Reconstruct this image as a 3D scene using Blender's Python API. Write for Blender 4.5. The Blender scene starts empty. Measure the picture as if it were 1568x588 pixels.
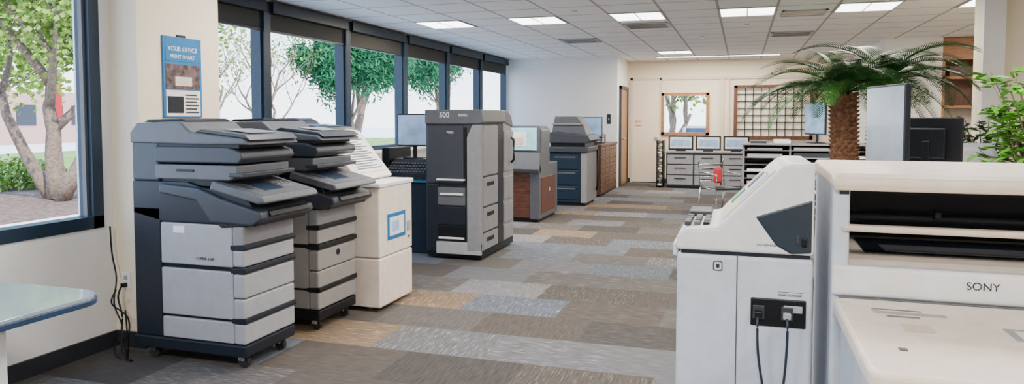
import bpy, bmesh, math, random
from mathutils import Vector, Matrix
random.seed(7)
S = bpy.context.scene
C = S.collection

# ------------------------------------------------------------------ materials
def mat(name, col, rough=.5, metal=0., var=.06, scale=14., bump=0., emis=0., spec=.5, coat=0.):
    m = bpy.data.materials.new(name); m.use_nodes = True
    nt = m.node_tree; N = nt.nodes; L = nt.links
    b = N["Principled BSDF"]
    tc = N.new("ShaderNodeTexCoord"); no = N.new("ShaderNodeTexNoise")
    no.inputs["Scale"].default_value = scale; no.inputs["Detail"].default_value = 3
    L.new(tc.outputs["Object"], no.inputs["Vector"])
    r = N.new("ShaderNodeValToRGB")
    r.color_ramp.elements[0].position = .3; r.color_ramp.elements[1].position = .7
    r.color_ramp.elements[0].color = [max(0, c*(1-var)) for c in col[:3]] + [1]
    r.color_ramp.elements[1].color = [min(1, c*(1+var)) for c in col[:3]] + [1]
    L.new(no.outputs["Fac"], r.inputs["Fac"]); L.new(r.outputs["Color"], b.inputs["Base Color"])
    b.inputs["Roughness"].default_value = rough; b.inputs["Metallic"].default_value = metal
    b.inputs["Specular IOR Level"].default_value = spec
    b.inputs["Coat Weight"].default_value = coat
    if bump:
        bp = N.new("ShaderNodeBump"); bp.inputs["Strength"].default_value = bump
        bp.inputs["Distance"].default_value = .005
        L.new(no.outputs["Fac"], bp.inputs["Height"]); L.new(bp.outputs["Normal"], b.inputs["Normal"])
    if emis:
        L.new(r.outputs["Color"], b.inputs["Emission Color"]); b.inputs["Emission Strength"].default_value = emis
    return m

def wood(name, c1, c2, axis=(1, 12, 12)):
    m = mat(name, c1, .4)
    N = m.node_tree.nodes; L = m.node_tree.links
    no = [n for n in N if n.type == 'TEX_NOISE'][0]
    mp = N.new("ShaderNodeMapping"); mp.inputs["Scale"].default_value = axis
    tc = [n for n in N if n.type == 'TEX_COORD'][0]
    L.new(tc.outputs["Object"], mp.inputs["Vector"]); L.new(mp.outputs["Vector"], no.inputs["Vector"])
    no.inputs["Scale"].default_value = 4; no.inputs["Detail"].default_value = 6; no.inputs["Distortion"].default_value = .6
    r = [n for n in N if n.type == 'VALTORGB'][0]
    r.color_ramp.elements[0].color = list(c1)+[1]; r.color_ramp.elements[1].color = list(c2)+[1]
    return m

M = {}
M['slate'] = mat("slate_plastic", (.010, .014, .023), .42, spec=.35)
M['slate2'] = mat("mid_slate_plastic", (.034, .040, .052), .40, spec=.4)
M['slate3'] = mat("soft_grey_plastic", (.095, .100, .115), .38, spec=.4)
M['lgrey'] = mat("light_grey_plastic", (.36, .365, .39), .42)
M['lgrey2'] = mat("silver_grey_plastic", (.23, .23, .245), .38)
M['warmgrey'] = mat("warm_grey_plastic", (.27, .255, .24), .42)
M['black'] = mat("black_plastic", (.005, .006, .008), .4, spec=.3)
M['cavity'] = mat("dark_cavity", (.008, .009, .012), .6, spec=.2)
M['white'] = mat("white_plastic", (.82, .83, .85), .38)
M['white2'] = mat("cool_white_plastic", (.60, .66, .76), .38)
M['cream'] = mat("cream_plastic", (.87, .76, .66), .38)
M['cream2'] = mat("beige_plastic", (.70, .59, .48), .42)
M['navy'] = mat("navy_panel", (.016, .028, .045), .35)
M['blueprinter'] = mat("blue_grey_cabinet", (.008, .020, .038), .45, spec=.3)
M['chrome'] = mat("brushed_metal", (.62, .63, .65), .25, .9)
M['rubber'] = mat("rubber", (.015, .015, .015), .7)
M['paper'] = mat("paper_white", (.85, .85, .84), .7)
M['blue'] = mat("poster_blue", (.003, .15, .38), .5)
M['screen'] = mat("lit_screen", (.26, .40, .62), .2, emis=.5, var=.3, scale=5)
M['screen_teal'] = mat("lit_screen_teal", (.32, .60, .68), .15, emis=.5, var=.2, scale=4)
M['screen_dark'] = mat("dark_screen", (.03, .045, .08), .1)
M['screen_grey'] = mat("glossy_grey_screen", (.24, .27, .32), .12, var=.2, scale=3)  # uneven pale grey stands in for the window reflected in the screen
M['wall'] = mat("painted_wall", (.85, .84, .82), .8, var=.015, bump=.05, scale=60)
M['wallw'] = mat("painted_wall_warm", (.85, .75, .58), .8, var=.015, bump=.05, scale=60)
M['trimdark'] = mat("dark_baseboard", (.02, .022, .028), .5)
M['frame'] = mat("window_frame_blue", (.012, .028, .050), .4, spec=.35)
M['blind'] = mat("roller_blind", (.045, .045, .038), .8, scale=120, var=.3)
M['wood'] = wood("walnut_wood", (.05, .016, .009), (.15, .055, .033), (2, 12, 12))
M['wood2'] = wood("oak_wood", (.28, .12, .045), (.42, .21, .09), (2, 10, 10))
M['woodv'] = wood("cherry_wood", (.07, .024, .012), (.16, .065, .034), (8, 8, 1))
M['red'] = mat("red_fabric", (.5, .015, .03), .7)
M['concrete'] = mat("pale_pavement", (.80, .78, .75), .9, scale=2)
M['mulch'] = mat("mulch", (.17, .095, .065), .95, var=.6, scale=9, bump=.5)
M['bark'] = mat("bark", (.20, .14, .10), .9, var=.4, scale=20, bump=.6)
M['leafpale'] = mat("pale_tree_leaf", (.20, .31, .05), .7, var=.45, scale=2, spec=.2)
M['pine'] = mat("pine_needles", (.022, .13, .05), .7, var=.5, scale=2, spec=.2)
M['palm'] = mat("palm_leaf", (.018, .080, .014), .45, var=.5, scale=6, spec=.3)
M['palm2'] = mat("palm_leaf_light", (.045, .16, .025), .45, var=.3, scale=6, spec=.3)
M['trunk'] = mat("palm_trunk", (.19, .09, .045), .9, var=.6, scale=30)
M['ficus'] = mat("ficus_leaf", (.10, .30, .03), .35, var=.45, scale=8)
M['ficusd'] = mat("dark_leaf", (.02, .065, .015), .5, var=.4, scale=8)
M['terracotta'] = mat("planter", (.25, .22, .2), .6)
M['soil'] = mat("soil", (.05, .03, .02), .95)
M['lamp'] = mat("ceiling_light_diffuser", (1, .97, .92), .5, emis=8)
M['redbrick'] = mat("distant_building", (.50, .30, .25), .9)
M['distwhite'] = mat("distant_wall", (.75, .72, .68), .9)
M['table'] = mat("table_laminate", (.36, .43, .49), .10, var=.03, coat=.5)  # pale blue base colour includes the window light reflected on the top
M['tableedge'] = mat("table_edge", (.02, .05, .12), .4)
M['gridpane'] = mat("pale_glow_pane", (.80, .74, .58), .6, emis=.3)  # emission stands in for light coming through the pane from behind
M['green'] = mat("green_label", (.05, .35, .15), .5)
M['photo'] = mat("printed_photo", (.10, .06, .06), .5, var=.9, scale=25)

def carpet():
    m = bpy.data.materials.new("carpet_planks"); m.use_nodes = True
    nt = m.node_tree; N = nt.nodes; L = nt.links; b = N["Principled BSDF"]
    b.inputs["Roughness"].default_value = .85; b.inputs["Specular IOR Level"].default_value = .3
    g = N.new("ShaderNodeNewGeometry"); s = N.new("ShaderNodeSeparateXYZ"); L.new(g.outputs["Position"], s.inputs[0])
    def mth(op, a, bb=None, c=None):
        n = N.new("ShaderNodeMath"); n.operation = op
        for i, v in enumerate((a, bb, c)):
            if v is None: continue
            if isinstance(v, (int, float)): n.inputs[i].default_value = v
            else: L.new(v, n.inputs[i])
        return n.outputs[0]
    row = mth('FLOOR', mth('MULTIPLY', s.outputs[1], 1/.50))
    col = mth('FLOOR', mth('ADD', mth('MULTIPLY', s.outputs[0], 1/.75), mth('MULTIPLY', row, .37)))
    cv = N.new("ShaderNodeCombineXYZ"); L.new(col, cv.inputs[0]); L.new(row, cv.inputs[1])
    wn = N.new("ShaderNodeTexWhiteNoise"); wn.noise_dimensions = '2D'; L.new(cv.outputs[0], wn.inputs["Vector"])
    r = N.new("ShaderNodeValToRGB"); cr = r.color_ramp; cr.interpolation = 'CONSTANT'
    cols = [(0, (.078, .066, .057)), (.24, (.098, .089, .083)), (.42, (.122, .122, .130)), (.58, (.056, .050, .047)),
            (.72, (.108, .120, .145)), (.85, (.180, .176, .178)), (.93, (.185, .130, .085))]
    cr.elements[0].position = 0; cr.elements[0].color = list(cols[0][1])+[1]
    cr.elements[1].position = cols[1][0]; cr.elements[1].color = list(cols[1][1])+[1]
    for p, c in cols[2:]:
        e = cr.elements.new(p); e.color = list(c)+[1]
    L.new(wn.outputs["Value"], r.inputs["Fac"])
    def streak(sc):
        mp = N.new("ShaderNodeMapping"); mp.inputs["Scale"].default_value = sc
        L.new(g.outputs["Position"], mp.inputs["Vector"])
        n = N.new("ShaderNodeTexNoise"); n.inputs["Scale"].default_value = 1; n.inputs["Detail"].default_value = 3
        L.new(mp.outputs["Vector"], n.inputs["Vector"]); return n.outputs["Fac"]
    sx = streak((8, 110, 1)); sy = streak((110, 8, 1))
    w2 = mth('GREATER_THAN', mth('FRACT', mth('MULTIPLY', wn.outputs["Value"], 37.)), .5)
    mixf = N.new("ShaderNodeMix"); mixf.data_type = 'FLOAT'
    L.new(w2, mixf.inputs[0]); L.new(sx, mixf.inputs[2]); L.new(sy, mixf.inputs[3])
    st = mth('MULTIPLY_ADD', mixf.outputs[0], 1.8, .12)
    hi = mth('GREATER_THAN', mixf.outputs[0], .61)
    pick = mth('GREATER_THAN', mth('FRACT', mth('MULTIPLY', wn.outputs["Value"], 91.)), .4)
    st2 = mth('ADD', st, mth('MULTIPLY', mth('MULTIPLY', hi, pick), .9))
    mx = N.new("ShaderNodeVectorMath"); mx.operation = 'SCALE'
    L.new(r.outputs["Color"], mx.inputs[0]); L.new(st2, mx.inputs["Scale"])
    L.new(mx.outputs[0], b.inputs["Base Color"])
    bp = N.new("ShaderNodeBump"); bp.inputs["Strength"].default_value = .25; bp.inputs["Distance"].default_value = .004
    L.new(mixf.outputs[0], bp.inputs["Height"]); L.new(bp.outputs["Normal"], b.inputs["Normal"])
    return m
M['carpet'] = carpet()

def ceilmat():
    m = bpy.data.materials.new("ceiling_tiles"); m.use_nodes = True
    nt = m.node_tree; N = nt.nodes; L = nt.links; b = N["Principled BSDF"]
    b.inputs["Roughness"].default_value = .9
    g = N.new("ShaderNodeNewGeometry"); s = N.new("ShaderNodeSeparateXYZ"); L.new(g.outputs["Position"], s.inputs[0])
    def mth(op, a, bb=None):
        n = N.new("ShaderNodeMath"); n.operation = op
        for i, v in enumerate((a, bb)):
            if v is None: continue
            if isinstance(v, (int, float)): n.inputs[i].default_value = v
            else: L.new(v, n.inputs[i])
        return n.outputs[0]
    def line(o, off):
        f = mth('FRACT', mth('MULTIPLY', mth('ADD', o, off), 1/.64))
        d = mth('ABSOLUTE', mth('SUBTRACT', f, .5))
        return mth('GREATER_THAN', d, .477)
    ln = mth('MAXIMUM', line(s.outputs[0], 4.12+6.4), line(s.outputs[1], -8.68+12.8))
    no = N.new("ShaderNodeTexNoise"); no.inputs["Scale"].default_value = 60; L.new(g.outputs["Position"], no.inputs["Vector"])
    r = N.new("ShaderNodeValToRGB"); r.color_ramp.elements[0].color = (.84, .82, .79, 1); r.color_ramp.elements[1].color = (.92, .90, .87, 1)
    L.new(no.outputs["Fac"], r.inputs["Fac"])
    mx = N.new("ShaderNodeMix"); mx.data_type = 'RGBA'; L.new(ln, mx.inputs[0]); L.new(r.outputs["Color"], mx.inputs[6])
    mx.inputs[7].default_value = (.40, .39, .38, 1); L.new(mx.outputs[2], b.inputs["Base Color"])
    return m
M['ceil'] = ceilmat()

# ------------------------------------------------------------------ builders
def G(name, loc=(0, 0, 0), rz=0.):
    e = bpy.data.objects.new(name, None); e.empty_display_size = .1
    e.location = loc; e.rotation_euler = (0, 0, math.radians(rz)); C.objects.link(e); return e

def mk(name, verts, faces, m, parent=None, bev=0., smooth=False, seg=2):
    me = bpy.data.meshes.new(name); me.from_pydata([tuple(v) for v in verts], [], faces)
    bm = bmesh.new(); bm.from_mesh(me); bmesh.ops.recalc_face_normals(bm, faces=bm.faces); bm.to_mesh(me); bm.free()
    o = bpy.data.objects.new(name, me); C.objects.link(o)
    if m: me.materials.append(M[m] if isinstance(m, str) else m)
    if parent: o.parent = parent
    if bev:
        md = o.modifiers.new("bevel", 'BEVEL'); md.width = bev; md.segments = seg; md.limit_method = 'ANGLE'; md.angle_limit = math.radians(25)
    if smooth:
        for p in me.polygons: p.use_smooth = True
    return o

def bx(a, b):
    x0, y0, z0 = a; x1, y1, z1 = b
    v = [(x0,y0,z0),(x1,y0,z0),(x1,y1,z0),(x0,y1,z0),(x0,y0,z1),(x1,y0,z1),(x1,y1,z1),(x0,y1,z1)]
    f = [(0,3,2,1),(4,5,6,7),(0,1,5,4),(1,2,6,5),(2,3,7,6),(3,0,4,7)]
    return v, f

def box(p, n, a, b, m, bev=.004, seg=2):
    v, f = bx(a, b); return mk(n, v, f, m, p, bev, seg=seg)

def boxes(n, lst, m, p=None, bev=0.):
    V, F = [], []
    for a, b in lst:
        v, f = bx(a, b); o = len(V); V += v; F += [tuple(i+o for i in q) for q in f]
    me = bpy.data.meshes.new(n); me.from_pydata(V, [], F); me.update()
    ob = bpy.data.objects.new(n, me); C.objects.link(ob); me.materials.append(M[m])
    if p: ob.parent = p
    if bev:
        md = ob.modifiers.new("bevel", 'BEVEL'); md.width = bev; md.segments = 2
    return ob

def prism(p, n, pts, ax, lo, hi, m, bev=.004, seg=2):
    def pt(a, b, t):
        return {'y': (a, t, b), 'x': (t, a, b), 'z': (a, b, t)}[ax]
    k = len(pts)
    v = [pt(a, b, lo) for a, b in pts]+[pt(a, b, hi) for a, b in pts]
    f = [tuple(range(k)), tuple(range(2*k-1, k-1, -1))]+[(i, (i+1) % k, (i+1) % k+k, i+k) for i in range(k)]
    return mk(n, v, f, m, p, bev, seg=seg)

def rrect(x0, y0, x1, y1, r, n=6):
    pts = []
    for cx, cy, a0 in ((x1-r, y0+r, -90), (x1-r, y1-r, 0), (x0+r, y1-r, 90), (x0+r, y0+r, 180)):
        for i in range(n+1):
            a = math.radians(a0+90*i/n); pts.append((cx+r*math.cos(a), cy+r*math.sin(a)))
    return pts

def sweepdata(pts, rad, seg=8):
    V, F = [], []
    pts = [Vector(q) for q in pts]
    for i, q in enumerate(pts):
        d = (pts[min(i+1, len(pts)-1)]-pts[max(i-1, 0)]).normalized()
        u = d.cross(Vector((0, 0, 1)))
        if u.length < .05: u = d.cross(Vector((0, 1, 0)))
        u.normalize(); w = d.cross(u)
        r = rad[i] if isinstance(rad, (list, tuple)) else rad
        for j in range(seg):
            a = 2*math.pi*j/seg; V.append(q+u*(r*math.cos(a))+w*(r*math.sin(a)))
    for i in range(len(pts)-1):
        for j in range(seg):
            F.append((i*seg+j, i*seg+(j+1) % seg, (i+1)*seg+(j+1) % seg, (i+1)*seg+j))
    F.append(tuple(range(seg))); F.append(tuple((len(pts)-1)*seg+j for j in range(seg)))
    return V, F

def tube(p, n, pts, rad, m, seg=8):
    v, f = sweepdata(pts, rad, seg); return mk(n, v, f, m, p, smooth=True)

def smoothpts(pts, k=6):
    P = [Vector(q) for q in pts]; out = []
    for i in range(len(P)-1):
        a, b, c, d = P[max(i-1, 0)], P[i], P[i+1], P[min(i+2, len(P)-1)]
        for j in range(k):
            t = j/k
            out.append(.5*((2*b)+(c-a)*t+(2*a-5*b+4*c-d)*t*t+(-a+3*b-3*c+d)*t**3))
    out.append(P[-1]); return out

def cyl(p, n, c, r, h, ax, m, seg=20, bev=.002):
    c = Vector(c); d = {'x': Vector((h/2, 0, 0)), 'y': Vector((0, h/2, 0)), 'z': Vector((0, 0, h/2))}[ax]
    v, f = sweepdata([c-d, c+d], r, seg); return mk(n, v, f, m, p, bev)

def text(p, n, s, loc, rot, size, m, align='CENTER'):
    cu = bpy.data.curves.new(n, 'FONT'); cu.body = s; cu.size = size; cu.extrude = .0006; cu.align_x = align; cu.align_y = 'CENTER'
    o = bpy.data.objects.new(n, cu); C.objects.link(o); o.location = loc; o.rotation_euler = [math.radians(a) for a in rot]
    cu.materials.append(M[m]); o.parent = p; return o

# ------------------------------------------------------------------ room shell
boxes("floor", [((-5.0, -3.2, -.1), (5.2, 16.4, 0))], 'carpet')
boxes("ceiling", [((-3.98, -3.2, 2.70), (5.2, 16.4, 2.85)), ((-5.0, 4.34, 2.70), (-3.98, 16.4, 2.85))], 'ceil')
boxes("wall_left", [
    ((-3.98, -3, 0), (-3.78, 3.55, .77)), ((-3.98, -3, .77), (-3.78, .9, 2.7)), ((-3.98, .9, 2.55), (-3.78, 3.55, 2.7)),
    ((-3.98, 3.47, .77), (-3.78, 3.55, 2.55)),
    ((-4.97, 4.46, 0), (-4.85, 14.8, 1.0)), ((-4.97, 4.46, 1.0), (-4.85, 4.84, 2.7)), ((-4.97, 4.84, 2.66), (-4.85, 14.8, 2.7)),
    ((-4.97, 4.34, 0), (-3.75, 4.46, 2.7))], 'wall')
boxes("wall_pier", [((-3.98, 3.55, 0), (-3.56, 4.28, 2.7)), ((-3.98, 4.28, 0), (-3.75, 4.34, 2.7))], 'wallw')
boxes("wall_return", [((-4.97, 14.8, 0), (-2.45, 14.95, 2.7)), ((-2.57, 14.95, 0), (-2.45, 16.2, 2.7))], 'wall')
boxes("wall_back", [
    ((-2.57, 16.2, 0), (-1.66, 16.35, 2.7)), ((-1.66, 16.2, 0), (-.725, 16.35, 1.12)), ((-1.66, 16.2, 1.95), (-.725, 16.35, 2.7)),
    ((-.725, 16.2, 0), (-.118, 16.35, 2.7)), ((-.118, 16.2, 0), (1.356, 16.35, 1.05)), ((-.118, 16.2, 2.1), (1.356, 16.35, 2.7)),
    ((1.356, 16.2, 0), (5, 16.35, 2.7))], 'wallw')
boxes("wall_right", [((5, -3, 0), (5.15, 16.35, 2.7))], 'wallw')
boxes("wall_rear", [((-3.98, -3.15, 0), (5.15, -3, 2.7))], 'wall')
boxes("wall_partition", [((2.17, 8.0, 0), (5, 8.2, 2.7))], 'wallw')
boxes("wall_pilaster", [((2.17, 7.9, 0), (2.35, 8.0, 2.7))], 'wall')
boxes("wall_alcove", [((2.14, 12.8, 0), (2.97, 13.0, 2.7)), ((2.14, 13.0, 0), (2.3, 16.2, 2.7)), ((2.97, 13.3, 0), (5, 13.4, 2.7))], 'wall')
boxes("baseboard_left", [((-3.78, -3, 0), (-3.765, 3.55, .10)), ((-3.78, 3.535, 0), (-3.56, 3.55, .10)), ((-3.56, 3.535, 0), (-3.545, 4.28, .10)),
                         ((-4.85, 4.47, 0), (-4.835, 14.8, .1))], 'trimdark')
boxes("baseboard_back", [((-2.45, 16.185, 0), (5, 16.2, .10)), ((-4.85, 14.785, 0), (-2.45, 14.8, .1)), ((2.17, 7.885, 0), (5, 7.9, .1))], 'trimdark')

# near window
w = G("window_1")
def frame(p, x, y0, y1, z0, z1, t=.07, d=.1):
    boxes("frame", [((x-d, y0, z0), (x+.01, y1, z0+t)), ((x-d, y0, z1-t), (x+.01, y1, z1)),
                    ((x-d, y0, z0), (x+.01, y0+t, z1)), ((x-d, y1-t, z0), (x+.01, y1, z1))], 'frame', p)
frame(w, -3.78, .9, 3.47, .77, 2.55, .075)
box(w, "inner_bead", (-3.83, 3.375, .845), (-3.80, 3.395, 2.47), 'slate3', 0)
# far ribbon windows
mull = [4.84, 6.49, 8.14, 9.79, 11.44, 13.09, 14.72]
for i in range(6):
    w = G("window_%d" % (i+2))
    y0, y1 = mull[i], mull[i+1]
    boxes("mullion", [((-4.95, y0-.02, 1.0), (-4.80, y0+.09, 2.66)), ((-4.95, y0, 1.0), (-4.82, y1, 1.06)),
                      ((-4.95, y1-.05, 1.0), (-4.83, y1, 2.66))], 'frame', w)
    box(w, "blind_cassette", (-4.86, y0+.09, 2.56), (-4.76, y1-.02, 2.68), 'slate', .003)
    box(w, "roller_blind", (-4.85, y0+.11, 2.38), (-4.835, y1-.03, 2.6), 'blind', 0)
    box(w, "blind_hem_bar", (-4.86, y0+.11, 2.365), (-4.825, y1-.03, 2.385), 'slate', 0)
boxes("windowsill", [((-4.80, 4.85, .97), (-4.70, 14.78, 1.0))], 'wall')

# back wall doors, windows
d = G("door_1")
box(d, "door_leaf", (-2.33, 16.17, .02), (-1.74, 16.2, 2.28), 'wallw', .003)
boxes("door_frame", [((-2.38, 16.16, 0), (-2.33, 16.2, 2.33)), ((-1.74, 16.16, 0), (-1.70, 16.2, 2.33)), ((-2.38, 16.16, 2.28), (-1.70, 16.2, 2.33))], 'cream2', d)
cyl(d, "door_knob", (-1.80, 16.14, 1.0), .03, .05, 'y', 'chrome')
text(d, "notice", "EXIT", (-2.2, 16.166, 1.36), (90, 0, 0), .07, 'red'); text(d, "notice_2", "ONLY", (-2.2, 16.166, 1.27), (90, 0, 0), .06, 'red')
d = G("door_2")
box(d, "door_leaf", (-2.45, 15.1, .02), (-2.42, 15.95, 2.05), 'wood2', .003)
boxes("door_frame", [((-2.45, 15.03, 0), (-2.40, 15.1, 2.12)), ((-2.45, 15.95, 0), (-2.40, 16.02, 2.12)), ((-2.45, 15.03, 2.05), (-2.40, 16.02, 2.12))], 'slate2', d)
cyl(d, "door_handle", (-2.39, 15.2, 1.0), .02, .08, 'x', 'chrome')
w = G("window_8")
boxes("wood_frame", [((-1.70, 16.15, 1.07), (-.68, 16.25, 1.13)), ((-1.70, 16.15, 1.93), (-.68, 16.25, 1.99)), ((-1.70, 16.15, 1.07), (-1.64, 16.25, 1.99)), ((-.745, 16.15, 1.07), (-.68, 16.25, 1.99))], 'wood2', w)
w = G("window_9")
boxes("wood_frame", [((-.17, 16.14, .99), (1.40, 16.26, 1.06)), ((-.17, 16.14, 2.08), (1.40, 16.26, 2.14)), ((-.17, 16.14, .99), (-.10, 16.26, 2.14)), ((1.34, 16.14, .99), (1.40, 16.26, 2.14))], 'woodv', w)
box(w, "glow_pane", (-.118, 16.24, 1.05), (1.356, 16.26, 2.1), 'gridpane', 0)
bars = []
for i in range(1, 9):
    x = -.1+i*1.45/9; bars.append(((x-.008, 16.2, 1.05), (x+.008, 16.24, 2.1)))
for i in range(1, 7):
    z = 1.05+i*1.05/7; bars.append(((-.1, 16.2, z-.008), (1.35, 16.24, z+.008)))
boxes("lattice_bars", bars, 'slate', w)
boxes("trim_1", [((-1.70, 16.17, 2.28), (1.5, 16.2, 2.33)), ((-.46, 16.15, 0), (-.38, 16.2, 2.33)), ((-.30, 16.15, 0), (-.26, 16.2, 2.33)), ((1.46, 16.15, 0), (1.5, 16.2, 2.33))], 'cream2')

# wooden wall unit far right
c = G("wood_wall_cabinet", (2.97, 12.8, 0))
box(c, "upper_cabinet", (0, 0, 2.35), (.7, .45, 2.69), 'wood2')
box(c, "back_panel", (0, .42, 1.6), (.7, .45, 2.35), 'woodv')
box(c, "shelf_1", (0, 0, 2.05), (.7, .42, 2.09), 'wood2')
box(c, "shelf_2", (0, 0, 1.6), (.7, .42, 1.64), 'wood2')
box(c, "side_panel", (0, 0, 0), (.04, .42, 2.35), 'wood2')
box(c, "side_panel_right", (.66, 0, 0), (.7, .42, 2.35), 'wood2')
box(c, "lower_cabinet", (.04, .02, 0), (.66, .42, 1.0), 'woodv')
box(c, "storage_box", (.12, .1, 2.09), (.4, .35, 2.25), 'wood')

# ceiling fixtures
def ceil_light(x, y, sx=.60, sy=.60, power=22):
    power *= 2.05
    g = G("ceiling_light", (x, y, 2.70))
    boxes("trim_frame", [((-sx/2-.02, -sy/2-.02, -.012), (sx/2+.02, -sy/2, 0)), ((-sx/2-.02, sy/2, -.012), (sx/2+.02, sy/2+.02, 0)),
                         ((-sx/2-.02, -sy/2, -.012), (-sx/2, sy/2, 0)), ((sx/2, -sy/2, -.012), (sx/2+.02, sy/2, 0)), ((-.006, -sy/2, -.012), (.006, sy/2, 0))], 'lgrey', g)
    box(g, "diffuser", (-sx/2, -sy/2, -.006), (sx/2, sy/2, -.001), 'lamp', 0)
    l = bpy.data.lights.new("lamp", 'AREA'); l.shape = 'RECTANGLE'; l.size = sx; l.size_y = sy; l.energy = power
    l.color = (1, .90, .76) if y > 5 else (1, .95, .87)
    o = bpy.data.objects.new("lamp", l); C.objects.link(o); o.parent = g; o.location = (0, 0, -.02)
for x in (-3.8, -2.52, -1.24, .04, 1.32, 2.6): ceil_light(x, 9.0, .60, .66, 26)
for x in (-2.52, -1.24, .04, 1.32, 3.24): ceil_light(x, 4.52, power=24)  # added row out of view, brightens the interior
for x in (-2.52, 0.04, 2.6): ceil_light(x, .04, power=44)  # more added lights, unseen behind and above the camera, as interior fill
ceil_light(-1.24, 14.12, power=32); ceil_light(3.9, 10.9, power=20)
ceil_light(-.5, 15.2, 2.4, .22, 36)
def vent(x, y, sx=.58, sy=.58, m='slate2'):
    g = G("ceiling_air_vent", (x, y, 2.70))
    boxes("frame", [((-sx/2, -sy/2, -.012), (sx/2, -sy/2+.03, 0)), ((-sx/2, sy/2-.03, -.012), (sx/2, sy/2, 0)), ((-sx/2, -sy/2, -.012), (-sx/2+.03, sy/2, 0)), ((sx/2-.03, -sy/2, -.012), (sx/2, sy/2, 0))], 'lgrey', g)
    box(g, "duct_opening", (-sx/2+.03, -sy/2+.03, -.004), (sx/2-.03, sy/2-.03, 0), m, 0)
    boxes("louvres", [((-sx/2+.04, -sy/2+.08+i*.13, -.008), (sx/2-.04, -sy/2+.088+i*.13, -.004)) for i in range(int((sy-.08)/.13))], 'lgrey', g)
vent(-1.24, 9.92, m='black'); vent(-2.52, 11.56, m='black'); vent(.68, 11.56, m='black'); vent(.68, 9.3, .5, .5, 'cream2')
for x, y in ((-.6, 11.5), (-1.88, 8.3), (.04, 10.2)):
    cyl(G("ceiling_sprinkler", (x, y, 2.69)), "sprinkler_head", (0, 0, 0), .03, .03, 'z', 'chrome')

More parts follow.
